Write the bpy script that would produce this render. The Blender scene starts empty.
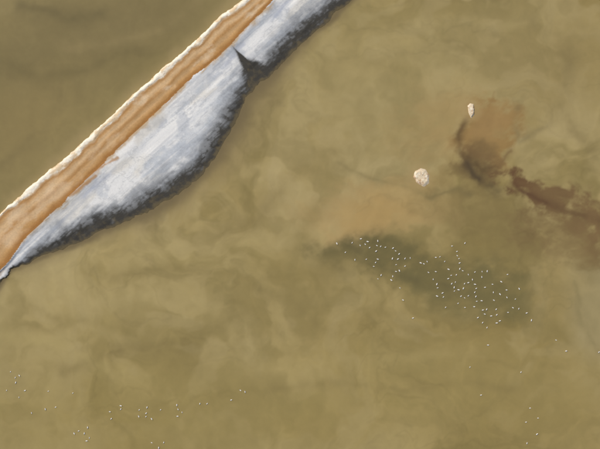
import bpy, math, numpy as np
from mathutils import Vector, Euler
S=0.2            # metres per survey unit
CX,CY=300.0,224.5
rng=np.random.RandomState(7)
K=1.0
def lin(c):
    c=np.array(c,float)/255.0
    return np.where(c<=0.04045,c/12.92,((c+0.055)/1.055)**2.4)/K
# ---------- noise ----------
_tab=np.random.RandomState(11).rand(512,512)
def vn(x,y):
    xi=np.floor(x).astype(np.int64); yi=np.floor(y).astype(np.int64)
    fx=x-xi; fy=y-yi
    fx=fx*fx*fx*(fx*(fx*6-15)+10); fy=fy*fy*fy*(fy*(fy*6-15)+10)
    a=_tab[xi%512,yi%512]; b=_tab[(xi+1)%512,yi%512]; c=_tab[xi%512,(yi+1)%512]; d=_tab[(xi+1)%512,(yi+1)%512]
    return (a*(1-fx)+b*fx)*(1-fy)+(c*(1-fx)+d*fx)*fy
def fbm(x,y,o=5,seed=0,g=0.5):
    x=x+seed*37.13; y=y+seed*91.7
    t=np.zeros(np.broadcast(x,y).shape); a=1; n=0
    for i in range(o):
        t+=a*(vn(x,y)*2-1); n+=a; a*=g
        x,y=(x*1.6-y*1.2)+17.3,(x*1.2+y*1.6)+5.1
    return t/n*1.6
def ss(a,b,x):
    t=np.clip((x-a)/(b-a),0,1); return t*t*(3-2*t)
def mix(c,d,m):
    m=np.clip(m,0,1)[...,None]; return c*(1-m)+d*m
# ---------- dike outline ----------
def sn(u,v): return 0.742*u-0.670*v, 0.670*u+0.742*v
def uv(s,n): return 0.742*s+0.670*n, -0.670*s+0.742*n
D1=np.array([(-900,212),(-500,222),(-320,214),(-230,214),(-190,208)]+[sn(*p)for p in[(12,268),(25,257),(45,241),(70,224),(100,211),(130,200),(150,187),(160,180),(185,165),(201,149),(212,129),(227,103),(238,83),(241,66),(234,48),(247,59),(262,63),(273,45),(302,18),(327,0)]]+[(300,222),(400,232),(520,216),(900,220)])
D2=np.array([(-900,232),(-500,240),(-320,230),(-230,222),(-190,210)]+[sn(*p)for p in[(10,270),(30,262),(60,250),(100,232),(140,216),(165,202),(190,186),(205,170),(218,152),(235,124),(245,101),(255,88),(262,82),(278,70),(300,45),(330,20),(350,0)]]+[(310,238),(400,250),(520,236),(900,240)])
Rr=np.array([(-900,206)]+[sn(*p)for p in[(8,266),(25,240),(60,206),(110,158),(130,138),(180,90),(232,44),(271,2)]]+[(900,184)])
def prof(A,s): return np.interp(s,A[:,0],A[:,1])
def Ledge(s): return np.interp(s,[-900,-150,180,900],[160.5,160.5,163,163])
# ---------- mesh helper ----------
def new_mesh(name,co,faces,col,mat,smooth=True):
    me=bpy.data.meshes.new(name)
    me.vertices.add(len(co)); me.vertices.foreach_set('co',co.astype(np.float32).ravel())
    nf=len(faces); me.loops.add(nf*4); me.loops.foreach_set('vertex_index',faces.astype(np.int32).ravel())
    me.polygons.add(nf); me.polygons.foreach_set('loop_start',np.arange(nf,dtype=np.int32)*4)
    me.update(calc_edges=True); me.validate()
    at=me.color_attributes.new('Col','FLOAT_COLOR','POINT')
    at.data.foreach_set('color',np.concatenate([np.clip(col,0,1),np.ones((len(col),1))],1).astype(np.float32).ravel())
    me.polygons.foreach_set('use_smooth',np.full(nf,smooth))
    me.materials.append(mat)
    ob=bpy.data.objects.new(name,me); bpy.context.scene.collection.objects.link(ob); return ob
def grid_faces(a,b):
    i=np.arange(a*b).reshape(a,b)
    return np.stack([i[:-1,:-1],i[1:,:-1],i[1:,1:],i[:-1,1:]],-1).reshape(-1,4)
def submesh(co,faces,col):
    used=np.unique(faces); m=np.zeros(len(co),int)-1; m[used]=np.arange(len(used))
    return co[used],m[faces],col[used]
# ---------- materials ----------
def land_mat(name,rough,scale,amp,bump):
    m=bpy.data.materials.new(name); m.use_nodes=True; N=m.node_tree.nodes; L=m.node_tree.links
    b=N['Principled BSDF']; b.inputs['Roughness'].default_value=rough
    a=N.new('ShaderNodeAttribute'); a.attribute_name='Col'
    tc=N.new('ShaderNodeTexCoord')
    n=N.new('ShaderNodeTexNoise'); n.inputs['Scale'].default_value=scale; n.inputs['Detail'].default_value=6; n.inputs['Roughness'].default_value=0.65
    L.new(tc.outputs['Object'],n.inputs['Vector'])
    mr=N.new('ShaderNodeMapRange'); mr.inputs[1].default_value=0.3; mr.inputs[2].default_value=0.7; mr.inputs[3].default_value=1-amp; mr.inputs[4].default_value=1+amp
    L.new(n.outputs['Fac'],mr.inputs[0])
    v=N.new('ShaderNodeVectorMath'); v.operation='SCALE'; L.new(a.outputs['Color'],v.inputs[0]); L.new(mr.outputs[0],v.inputs['Scale'])
    L.new(v.outputs[0],b.inputs['Base Color'])
    bp=N.new('ShaderNodeBump'); bp.inputs['Strength'].default_value=1; bp.inputs['Distance'].default_value=bump
    L.new(n.outputs['Fac'],bp.inputs['Height']); L.new(bp.outputs[0],b.inputs['Normal'])
    b.inputs['Specular IOR Level'].default_value=0.2
    return m
def water_mat():
    m=bpy.data.materials.new('silty_water'); m.use_nodes=True; N=m.node_tree.nodes; L=m.node_tree.links
    b=N['Principled BSDF']; b.inputs['Roughness'].default_value=0.16; b.inputs['IOR'].default_value=1.33
    a=N.new('ShaderNodeAttribute'); a.attribute_name='Col'
    tc=N.new('ShaderNodeTexCoord')
    mp=N.new('ShaderNodeMapping'); mp.inputs['Scale'].default_value=(1,1.8,1); mp.inputs['Rotation'].default_value=(0,0,0.5)
    L.new(tc.outputs['Object'],mp.inputs[0])
    n=N.new('ShaderNodeTexNoise'); n.inputs['Scale'].default_value=1.6; n.inputs['Detail'].default_value=5
    L.new(mp.outputs[0],n.inputs['Vector'])
    n2=N.new('ShaderNodeTexNoise'); n2.inputs['Scale'].default_value=0.35; n2.inputs['Detail'].default_value=8; n2.inputs['Roughness'].default_value=0.68; n2.inputs['Distortion'].default_value=0.3
    L.new(tc.outputs['Object'],n2.inputs['Vector'])
    mr=N.new('ShaderNodeMapRange'); mr.inputs[1].default_value=0.3; mr.inputs[2].default_value=0.7; mr.inputs[3].default_value=0.96; mr.inputs[4].default_value=1.04
    L.new(n2.outputs['Fac'],mr.inputs[0])
    v=N.new('ShaderNodeVectorMath'); v.operation='SCALE'; L.new(a.outputs['Color'],v.inputs[0]); L.new(mr.outputs[0],v.inputs['Scale'])
    L.new(v.outputs[0],b.inputs['Base Color'])
    bp=N.new('ShaderNodeBump'); bp.inputs['Strength'].default_value=1; bp.inputs['Distance'].default_value=0.008
    L.new(n.outputs['Fac'],bp.inputs['Height']); L.new(bp.outputs[0],b.inputs['Normal'])
    return m
# ---------- dike ----------
sfine=np.arange(-215,300,0.6); 
s1=np.concatenate([-215-np.cumsum(np.linspace(1,12,110))[::-1],sfine,sfine[-1]+np.cumsum(np.linspace(1,12,110))])
n1=np.arange(148,292,0.6)
sg,ng=np.meshgrid(s1,n1,indexing='ij')
s=sg.ravel(); n=ng.ravel()
wob=fbm(s/45,n/30,3,1)*1.4
L_=Ledge(s)+fbm(s/40,n*0+3,4,3)*1.6+fbm(s/6,n/6,3,31)*0.6
R_=prof(Rr,s)+fbm(s/35,n/25,4,4)*1.3+fbm(s/6,n/5,3,41)*0.6
rag=fbm(s/12,n/12,5,5,0.6)
rag2=fbm(s/4,n/4,4,6,0.6)
d1=prof(D1,s)+rag*2.2+rag2*0.8
d2=prof(D2,s)+fbm(s/16,n/16,5,7,0.6)*2.4
d2=np.maximum(d2,d1+0.5)
B_=L_+np.interp(s,[-170,180],[5.2,4.0])*(1+0.5*fbm(s/26,n*0,3,88))+fbm(s/9,n/7,4,8)*1.0
# heights (m)
t=np.clip((n-B_)/(R_-B_),0,1)
ruts=-0.03*np.exp(-((t-0.3)/0.09)**2)-0.03*np.exp(-((t-0.66)/0.09)**2)
z=np.full(n.shape,0.6)+ruts+fbm(s/12,n/8,4,9)*0.015
tb=np.clip((n-L_)/(B_-L_),0,1)
berm=np.where(n<B_,np.sin(np.pi*np.clip(tb,0,1)**0.8)*0.10,0)
z+=berm*(1+0.4*fbm(s/5,n/5,4,10))+np.where(n<B_,fbm(s/2.2,n/2.2,3,12)*0.02,0)
z=np.where(n<L_,0.6-(L_-n)*0.42*(1+0.25*fbm(s/3,n/6,3,13)),z)
ks=np.arange(-900,901,2.0); kd=prof(D1,ks); kk=np.exp(-(np.arange(-24,25)*2/20.0)**2); kk/=kk.sum()
kd=np.convolve(np.pad(kd,24,mode='edge'),kk,'valid')
dh=np.interp(s,ks,kd)+rag*2.2
bt=np.clip((n-R_)/np.maximum(dh-R_,3),0,1)
zb=0.6-0.3*ss(0,0.35,bt)-0.06*bt+fbm(s/22,n/9,5,14)*0.025
dt=np.clip((n-dh)/np.maximum(d2-dh,1),0,1)
zd=0.24-0.22*dt+rag2*0.012*ss(0,0.3,dt)
z=np.where(n>R_,zb,z)
z=np.where((n>dh)&(n>R_),zd,z)
z=np.where(n>d2,0.02-(n-d2)*0.05+rag2*0.02,z)
z=np.maximum(z,-1.0)
# colours
A=lin
road=mix(A([168,130,82])*np.ones((len(s),1)),A([196,168,130]),0.75*np.exp(-((t-0.26+0.015*wob)/0.13)**2))
road=mix(road,A([188,157,116]),0.6*np.exp(-((t-0.62+0.015*wob)/0.11)**2))
road=mix(road,A([152,112,66]),0.45*np.exp(-((t-0.45+0.01*wob)/0.06)**2))
road=mix(road,A([146,102,54]),0.85*ss(0.76,0.92,t))
road=mix(road,A([146,106,62]),0.7*np.exp(-((t-0.04)/0.07)**2))
st=fbm(s/130,n/1.8,3,16,0.5)
road*=(1+0.08*st)[:,None]*(1+0.11*fbm(s/9,n/7,6,17,0.66))[:,None]
road=mix(road,A([212,196,170]),0.55*ss(0.0,0.8,fbm(s/24,n/11,5,18,0.6))*np.interp(s,[-150,0,60,200],[0.5,0.4,1,0.9])*ss(0.95,0.7,t))
bermc=mix(A([224,216,198])*np.ones((len(s),1)),A([200,176,140]),0.85*ss(-0.1,0.6,fbm(s/9,n/3.5,5,19,0.6)))
bermc=mix(bermc,A([176,142,98]),0.7*ss(0.6,1.0,tb)*ss(-0.4,0.2,fbm(s/9,n/4,4,20)))
bermc=mix(bermc,A([158,138,98]),ss(0.5,2.6,L_-n))
f=fbm(s/55+0.3*rag,n/10,6,21,0.58); f2=fbm(s/120,n/5,5,22,0.55); f3=fbm(s/18,n/18,5,23,0.6)
salt=mix(A([208,208,205])*np.ones((len(s),1)),A([172,177,182]),ss(-0.25,0.75,f)*0.9)
salt=mix(salt,A([225,223,217]),ss(0.05,0.55,f2)*0.65)
salt=mix(salt,A([156,162,170]),0.5*ss(0.15,0.7,f3))
salt=mix(salt,A([194,188,174]),0.5*ss(0.1,0.7,fbm(s/40,n/14,4,33)))
salt=mix(salt,A([148,154,168]),0.55*np.exp(-((n-R_-11-4*fbm(s/60,n*0,3,24))/1.9)**2)*ss(-0.3,0.4,fbm(s/25,n/25,3,25)))
salt=mix(salt,A([158,162,168]),0.35*ss(0.2,0.7,fbm(s/70+0.4*rag,n/3.2,5,35,0.6)))
salt=mix(salt,A([176,150,112]),ss(5,0,n-R_+3*rag)*0.8*ss(-0.3,0.4,fbm(s/16,n/4,4,26)+0.3))
rill=1-np.abs(fbm(s/26+0.5*rag,n/16,5,34,0.55))*4
salt=mix(salt,A([146,149,152]),0.35*ss(0.5,1,rill)*ss(4,12,n-R_))
us,vs=uv(s,n)
for (pu,pv,qu,qv,w) in [(86,176,118,158,1.7),(70,196,96,176,1.2)]:
    dx,dy=qu-pu,qv-pv; tt=np.clip(((us-pu)*dx+(vs-pv)*dy)/(dx*dx+dy*dy),0,1)
    dd=np.hypot(us-pu-tt*dx,vs-pv-tt*dy)+rag*1.2
    salt=mix(salt,A([166,126,80]),0.8*ss(w+1,w*0.3,dd))
feath=fbm(s/10,n/10,5,27,0.62)+0.6*fbm(s/26,n/2.6,5,28,0.6)
wd=np.clip(d2-d1,3,17)
qi=(n-d1)/wd
q=1-np.clip((d2-n)/wd,-1,9)
q=np.where(n>d1,np.maximum(q,np.minimum(qi,0.75)),qi)
notch=np.exp(-((s-143)/13)**2)
salt=mix(salt,A([134,138,142]),0.8*ss(-0.9,0.1,q+0.35*feath)*(1-0.6*notch))
dark=mix(A([106,108,109])*np.ones((len(s),1)),A([58,56,51]),ss(0.0,0.6,q+0.4*feath+0.4*notch))
dark=mix(dark,A([43,42,39]),0.6*ss(0.0,0.6,fbm(s/20,n/5,5,29)))
dark=mix(dark,A([150,153,155]),0.6*ss(0.1,0.8,feath)*ss(0.85,0.15,q)*(1-notch))
dark=mix(dark,A([94,84,61]),0.75*ss(0.7,1,q+0.15*rag2))
bank=mix(salt,dark,ss(-0.2,0.34,q+0.26*feath*(1-0.6*notch)+0.12*notch))
bank=mix(bank,A([92,81,56]),ss(-2.0,2.0,n-d2+rag2))
col=np.where((n<B_)[:,None],bermc,np.where((n<R_)[:,None],road,bank))
col=np.where(((n>=B_)&(n<R_))[:,None],mix(col,A([196,174,142]),0.5*ss(2,0,n-B_)),col)
U,V=uv(s,n)
co=np.stack([(U-CX)*S,(CY-V)*S,z],1)
F=grid_faces(*sg.shape)
fn=n[F].mean(1); fb=B_[F].mean(1); fr=R_[F].mean(1)
for nm,mask,mt in [('salt_berm',fn<fb,land_mat('salt_berm_crust',0.9,2.5,0.10,0.03)),
                   ('dirt_road',(fn>=fb)&(fn<fr),land_mat('packed_dirt',0.95,3.0,0.10,0.02)),
                   ('salt_bank',fn>=fr,land_mat('salt_crust',0.8,3.2,0.07,0.02))]:
    c_,f_,k_=submesh(co,F[mask],col)
    ob=new_mesh(nm,c_,f_,k_,mt)
# ---------- water ----------
far=lambda a:np.cumsum(np.geomspace(2,2600,34))
ux=np.arange(-60,661,1.0); vy=np.arange(-50,501,1.0)
ux=np.concatenate([ux[0]-far(0)[::-1],ux,ux[-1]+far(0)]); vy=np.concatenate([vy[0]-far(0)[::-1],vy,vy[-1]+far(0)])
ug,vg=np.meshgrid(ux,vy[::-1],indexing='ij'); u=ug.ravel(); v=vg.ravel()
s,n=sn(u,v)
w1=fbm(u/90,v/90,5,50); w2=fbm(u/90,v/90,5,51)
wu=u+28*w1; wv=v+28*w2
sm1=fbm(u/25,v/25,5,52); sm2=fbm(u/25,v/25,5,53)
ru=u+7*sm1; rv=v+7*sm2
mott=fbm(u/16+w1,v/12,6,77,0.6)
W=np.ones((len(u),1))*A([152,133,82])
g=fbm(wu/170,wv/120,5,54)
W=mix(W,A([165,147,97]),0.8*ss(-0.1,0.8,g)); W=mix(W,A([134,116,66]),0.8*ss(0.0,-0.8,g))
c1=fbm(u/110+1.3*w1,v/80+1.3*w2,5,55,0.46); c2=fbm(u/60+1.6*w2,v/45-1.3*w1,5,56,0.46)
W=mix(W,A([122,107,61]),0.55*ss(0.05,0.75,c1)); W=mix(W,A([170,152,104]),0.4*ss(-0.05,-0.75,c1))
W=mix(W,A([126,111,66]),0.42*ss(0.1,0.8,c2)); W=mix(W,A([168,150,102]),0.32*ss(-0.1,-0.8,c2))
def blob(cx,cy,rx,ry,ang,c,a,soft=0.9,warp=1.0,mo=0.0):
    global W
    uu=u*(1-warp)+wu*0.5*warp+ru*0.5*warp-cx; vv=v*(1-warp)+wv*0.5*warp+rv*0.5*warp-cy
    ca,sa=math.cos(math.radians(ang)),math.sin(math.radians(ang))
    x=(uu*ca+vv*sa)/rx; y=(-uu*sa+vv*ca)/ry
    W=mix(W,A(c),a*ss(1+soft,max(0,1-soft),np.hypot(x,y)-mo*mott*0.6)*np.clip(1+0.8*mo*mott,0,1.2))
def stroke(pts,w,c,a,warp=0.35,soft=1.6):
    global W
    uu=u+warp*(6*sm1+8*w1); vv=v+warp*(6*sm2+8*w2); best=np.full(u.shape,1e9)
    wl=w*(1+0.5*mott)
    for (p,q) in zip(pts[:-1],pts[1:]):
        dx,dy=q[0]-p[0],q[1]-p[1]; tt=np.clip(((uu-p[0])*dx+(vv-p[1])*dy)/(dx*dx+dy*dy),0,1)
        best=np.minimum(best,np.hypot(uu-p[0]-tt*dx,vv-p[1]-tt*dy))
    W=mix(W,A(c),a*np.exp(-(best/np.maximum(wl,0.3))**soft)*np.clip(0.8+0.7*fbm(u/20,v/20,4,int(w*10)%90),0,1))
left=ss(172,150,n)
W=mix(W,A([128,113,70]),0.8*left)
blob(60,40,120,45,-20,[112,99,62],0.6)
blob(130,10,70,22,0,[118,104,66],0.5)
blob(30,120,60,40,-30,[136,118,72],0.5)
blob(40,420,220,60,0,[140,123,70],0.5)
blob(300,425,220,50,0,[146,128,74],0.4)
blob(120,300,90,40,-10,[158,140,88],0.4)
blob(350,70,120,60,10,[158,141,92],0.5)
blob(550,60,90,60,0,[142,124,78],0.5)
blob(540,400,110,50,0,[146,128,76],0.4)
blob(420,375,130,35,5,[156,138,84],0.3)
blob(600,300,28,50,10,[150,135,92],0.8,0.4)
blob(280,270,90,45,0,[144,126,74],0.35)
# ochre shallows
blob(365,214,54,32,6,[166,141,90],0.75,0.45,1,0.4)
blob(412,208,48,26,0,[165,140,88],0.65,0.45,1,0.4)
blob(375,220,32,16,10,[163,134,80],0.5,0.6,1,0.4)
blob(440,128,44,38,10,[158,134,84],0.65,0.5,1,0.4)
blob(484,138,30,30,0,[144,116,68],0.88,0.3,1,0.6)
blob(486,130,18,17,0,[150,121,74],0.6,0.6,1,0.6)
blob(478,172,20,19,0,[114,93,58],0.7,0.5,1,0.7)
blob(515,226,84,32,20,[124,107,64],0.6,0.7,1,0.5)
# brown shoal at right
blob(536,198,34,13,34,[102,77,49],0.92,0.35,0.8,0.9)
blob(577,215,46,19,18,[112,89,56],0.88,0.45,1,0.9)
blob(573,240,54,22,8,[120,100,62],0.7,0.55,1,0.8)
blob(640,225,60,26,5,[118,95,60],0.78,0.55,1,0.8)
# darker, greenish band in the water colour around the birds
blob(372,252,54,11,6,[102,92,56],0.78,0.65,1,0.5)
blob(425,268,82,19,9,[105,95,58],0.82,0.7,1,0.5)
blob(480,290,60,23,18,[113,102,62],0.74,0.7,1,0.5)
blob(335,262,40,14,0,[132,116,70],0.55,0.8)
blob(560,290,26,40,20,[152,133,84],0.5,0.6)
# narrow streaks
stroke([(463,120),(459,135),(461,152),(468,166)],3.8,[100,80,50],0.88)
stroke([(468,166),(476,178),(486,184),(496,190)],5.0,[80,67,46],0.95)
stroke([(464,148),(480,160),(500,162),(512,152)],3.4,[114,90,56],0.72)
stroke([(470,160),(484,172),(492,168)],3.3,[90,73,46],0.78)
stroke([(510,181),(524,194),(540,203),(560,212)],4.0,[92,68,45],0.88)
stroke([(555,208),(578,214),(604,220)],4.0,[102,80,51],0.72)
stroke([(516,110),(514,128),(520,142),(545,128),(552,108)],3.0,[120,106,70],0.55)
stroke([(340,160),(372,178),(410,190),(432,200),(438,190)],2.8,[126,111,70],0.5)
stroke([(432,198),(445,192),(458,190),(470,196)],2.8,[116,102,64],0.6)
stroke([(345,243),(380,262),(400,275),(440,282),(480,300)],5,[96,87,55],0.5)
stroke([(330,175),(318,210),(300,240),(290,275)],8,[134,118,71],0.5)
stroke([(0,60),(40,78),(90,70),(120,52),(165,50)],7,[106,94,58],0.5)
stroke([(20,5),(55,12),(70,20),(100,10)],6,[100,89,56],0.6)
stroke([(60,90),(50,120),(20,150),(0,165)],6,[114,100,62],0.45)
stroke([(200,0),(170,22),(120,40),(70,45)],6,[138,121,78],0.5)
stroke([(100,305),(150,295),(200,300),(240,325),(250,360)],10,[164,146,96],0.5)
stroke([(60,372),(120,352),(180,345),(235,318)],6,[126,110,66],0.6)
stroke([(110,280),(170,268),(230,275),(290,300),(330,335)],7,[128,112,67],0.5)
stroke([(0,335),(60,345),(110,372),(150,378)],7,[162,144,90],0.4)
stroke([(20,300),(50,318),(100,322),(140,338)],5,[130,114,67],0.45)
stroke([(250,372),(330,360),(400,362),(470,352)],8,[162,143,90],0.4)
stroke([(270,390),(340,382),(400,392),(450,384),(520,390)],6,[128,112,67],0.45)
stroke([(270,110),(300,100),(340,112),(370,140)],8,[162,144,94],0.4)
stroke([(215,235),(260,215),(300,172),(335,150)],10,[132,115,70],0.55)
stroke([(380,40),(430,22),(500,30),(560,10)],8,[162,144,94],0.4)
stroke([(360,60),(410,72),(450,60),(500,78)],6,[134,118,72],0.4)
stroke([(530,20),(570,60),(560,110),(590,150)],8,[128,112,70],0.6)
stroke([(550,330),(575,345),(600,380)],6,[132,116,69],0.5)
stroke([(575,285),(582,320),(600,350)],3.5,[126,112,72],0.5)
stroke([(250,290),(310,305),(380,310),(420,330)],9,[132,116,70],0.45)
fil=1-np.abs(fbm(wu/55+0.6*w1,wv/26,5,60,0.5))*2.2
W=mix(W,W*0.85,0.5*ss(0.5,1,fil)*ss(-0.3,0.5,w2))
fil2=1-np.abs(fbm(wu/38,wv/60+0.5*w2,5,61,0.5))*2.2
W=mix(W,W*1.08,0.5*ss(0.5,1,fil2))
W*=(1+0.045*fbm(ru/22,rv/22,6,62,0.6))[:,None]
dd2=n-prof(D2,s); wid=np.interp(s,[-150,-60,0,40,60,100,135,160,200],[5,10,13,11,15,19,17,8,6])
W=mix(W,A([90,78,54]),0.85*ss(1.1,0.0,(dd2+2.5*sm1)/wid)*(n>190))
W=mix(W,A([122,106,72]),0.55*ss(1,0.0,(dd2+5*sm2)/(wid*2.8))*(n>190))
W=mix(W,A([156,136,92]),0.45*ss(14,0,161-n+4*sm1)*(n<175))
for (cx,cy,r) in [(421,177,13),(471,110,11)]:
    W=mix(W,A([164,140,92]),0.5*ss(r*1.25,r*0.5,np.hypot(u-cx,v-cy)+3*sm1))
W=W*np.array([0.905,0.935,1.03])
co=np.stack([(u-CX)*S,(CY-v)*S,np.zeros(len(u))],1)
new_mesh('water',co,grid_faces(*ug.shape),W,water_mat())
# ---------- islets ----------
def islet(cx,cy,outline,seed):
    nr,na=26,96; th=np.linspace(-np.pi,np.pi,na,endpoint=False)
    P=np.array([(p[0]-cx,-(p[1]-cy)) for p in outline],float); Q2=np.roll(P,-1,0); R=np.zeros(na)
    for i,a in enumerate(th):
        dx,dy=math.cos(a),math.sin(a)
        for p,q in zip(P,Q2):
            ex,ey=q-p; den=dx*ey-dy*ex
            if abs(den)<1e-9: continue
            tt=(p[0]*ey-p[1]*ex)/den; k=(p[0]*dy-p[1]*dx)/den
            if tt>0 and -1e-6<=k<=1+1e-6: R[i]=max(R[i],tt)
    R=R*0.97*(1+0.05*fbm(np.cos(th)*3+5,np.sin(th)*3+5,4,seed+9))
    rr=np.linspace(0.01,1.35,nr)
    T,Q=np.meshgrid(th,rr,indexing='ij'); RR=R[:,None]*Q
    x=np.cos(T)*RR; y=np.sin(T)*RR
    h=0.24*(1-ss(0.7,1.06,Q+0.05*fbm(x/2.5,y/2.5,4,seed)))*(1+0.22*fbm(x/3,y/3,4,seed+1))-0.10*ss(0.95,1.35,Q)+0.02*fbm(x/1,y/1,3,seed+2)
    x=x.ravel();y=y.ravel();h=h.ravel();q=Q.ravel()
    c=mix(A([204,188,160])*np.ones((len(x),1)),A([172,140,106]),0.8*ss(0.0,0.6,fbm(x/3,y/3,4,seed+3,0.6)))
    c=mix(c,A([218,208,186]),ss(0.1,0.6,fbm(x/3,y/3,4,seed+4)))
    c=mix(c,A([140,112,76]),ss(0.93,1.15,q))
    co=np.stack([(cx-CX)*S+x*S,(CY-cy)*S+y*S,h],1)
    i=np.arange(na*nr).reshape(na,nr); j=np.roll(i,-1,0)
    F=np.stack([i[:,:-1],i[:,1:],j[:,1:],j[:,:-1]],-1).reshape(-1,4)
    return new_mesh('salt_islet',co,F,c,islm)
islm=land_mat('islet_crust',0.9,3,0.10,0.02)
islet(421,177,[(413,176),(415,171),(421,168),(426,169),(429,175),(429,183),(424,187),(417,183)],70)
islet(471,110,[(467.5,106),(470,103),(473.5,104),(474.5,109),(474,115),(471,118),(468.5,113)],80)
# ---------- birds ----------
def bird_template():
    rings=[(-0.27,0.035,0.008,0.10),(-0.20,0.045,0.02,0.095),(-0.13,0.075,0.05,0.075),(-0.03,0.105,0.075,0.06),(0.07,0.10,0.075,0.06),(0.14,0.065,0.055,0.08),(0.165,0.04,0.04,0.12),(0.175,0.034,0.034,0.16),(0.185,0.040,0.038,0.20),(0.215,0.034,0.032,0.205),(0.245,0.012,0.012,0.20),(0.29,0.004,0.005,0.19)]
    V=[];F=[];M=[];k=8
    for x,w,h,zc in rings:
        for a in range(k):
            t=2*math.pi*a/k; V.append((x,w*math.cos(t),zc+h*math.sin(t)))
    for r in range(len(rings)-1):
        for a in range(k):
            F.append((r*k+a,r*k+(a+1)%k,(r+1)*k+(a+1)%k,(r+1)*k+a)); M.append(2 if r>=9 else 0)
    for sd in (1,-1):
        b=len(V)
        P=[(0.09,0.07,0.115),(0.08,0.108,0.075),(-0.06,0.045,0.145),(-0.08,0.112,0.075),(-0.20,0.02,0.125),(-0.20,0.07,0.10),(-0.31,-0.005,0.125),(-0.31,0.015,0.12)]
        for p in P: V.append((p[0],p[1]*sd,p[2]))
        for q in range(3):
            f=(b+2*q,b+2*q+1,b+2*q+3,b+2*q+2); F.append(f if sd>0 else f[::-1]); M.append(3 if q==2 else 1)
    return np.array(V),F,M
TV,TF,TM=bird_template()
pos=[]
def cl(cx,cy,sx,sy,ang,k):
    a=math.radians(ang)
    for _ in range(k):
        p,q=rng.normal()*sx,rng.normal()*sy; pos.append((cx+p*math.cos(a)-q*math.sin(a),cy+p*math.sin(a)+q*math.cos(a)))
cl(360,244,10,3,10,7); cl(385,256,24,6,10,15); cl(398,268,22,8,20,12); cl(378,270,12,6,10,6)
cl(445,262,28,8,5,13); cl(455,278,22,8,15,11); cl(475,290,22,11,20,18); cl(492,300,20,11,20,16)
cl(465,300,12,8,30,8); cl(510,292,16,9,0,7); cl(485,318,13,7,20,7); cl(520,320,9,6,0,3)
pos+=[(521,372),(470,367),(566,351),(481,395),(556,340),(530,408),(537,434),(527,443),(538,418),(526,422),(599,352),(488,345),(403,300),(413,318),(437,296),(452,246),(465,243)]
cl(150,414,22,5,-4,14); cl(86,436,5,4,30,6); cl(118,409,6,3,0,3); cl(233,396,7,3,-20,4); cl(196,404,12,3,0,3)
cl(28,384,16,5,15,7); cl(14,396,8,5,0,3); cl(48,408,10,4,0,3); cl(160,448,12,4,0,4)
keep=[]
for p in pos:
    if all((p[0]-q[0])**2+(p[1]-q[1])**2>9 for q in keep): keep.append(p)
mats=[]
for nm,c in [('white_feather',(0.78,0.76,0.71)),('pale_grey_feather',(0.64,0.63,0.60)),('bill_orange',(0.6,0.3,0.08)),('dark_wingtip',(0.18,0.17,0.16))]:
    m=bpy.data.materials.new(nm); m.use_nodes=True; N=m.node_tree.nodes; b=N['Principled BSDF']; b.inputs['Roughness'].default_value=0.8
    no=N.new('ShaderNodeTexNoise'); no.inputs['Scale'].default_value=30; r=N.new('ShaderNodeValToRGB')
    r.color_ramp.elements[0].color=(*[x*0.88 for x in c],1); r.color_ramp.elements[1].color=(*c,1)
    m.node_tree.links.new(no.outputs['Fac'],r.inputs[0]); m.node_tree.links.new(r.outputs[0],b.inputs['Base Color']); mats.append(m)
VV=[];FF=[];MM=[]
for (pu,pv) in keep:
    sc=rng.uniform(0.68,1.05); a=rng.normal(0.6,0.9); b=len(VV)
    R=np.array(Euler((0,0,a)).to_matrix())
    for q in (TV*sc)@R.T: VV.append((q[0]+(pu-CX)*S,q[1]+(CY-pv)*S,q[2]))
    FF+= [tuple(i+b for i in f) for f in TF]; MM+=TM
me=bpy.data.meshes.new('seagull_flock'); me.from_pydata(VV,[],FF)
for m in mats: me.materials.append(m)
me.polygons.foreach_set('material_index',MM); me.polygons.foreach_set('use_smooth',[True]*len(FF)); me.update()
ob=bpy.data.objects.new('seagull_flock',me); bpy.context.scene.collection.objects.link(ob)
# ---------- light ----------
el,az=46,-50
sun=bpy.data.lights.new('sun','SUN'); sun.energy=3.0; sun.angle=math.radians(3.0); sun.color=(1,0.965,0.91)
so=bpy.data.objects.new('sun',sun); bpy.context.scene.collection.objects.link(so)
d=Vector((math.sin(math.radians(az))*math.cos(math.radians(el)),math.cos(math.radians(az))*math.cos(math.radians(el)),math.sin(math.radians(el))))
so.rotation_euler=d.to_track_quat('Z','Y').to_euler(); so.location=d*50
w=bpy.data.worlds.new('World'); bpy.context.scene.world=w; w.use_nodes=True
sk=w.node_tree.nodes.new('ShaderNodeTexSky'); sk.sky_type='NISHITA'; sk.sun_disc=False; sk.sun_elevation=math.radians(el); sk.sun_rotation=math.radians(az); sk.dust_density=4
bg=w.node_tree.nodes['Background']; bg.inputs[1].default_value=0.10; w.node_tree.links.new(sk.outputs[0],bg.inputs[0])
# ---------- camera ----------
cam=bpy.data.cameras.new('camera'); cam.sensor_width=36; cam.lens=66; cam.clip_end=20000
c=bpy.data.objects.new('camera',cam); c.location=(0,0,220); bpy.context.scene.collection.objects.link(c); bpy.context.scene.camera=c
sc=bpy.context.scene; sc.view_settings.view_transform='Standard'; sc.view_settings.look='None'; sc.view_settings.exposure=0
print('birds',len(keep))
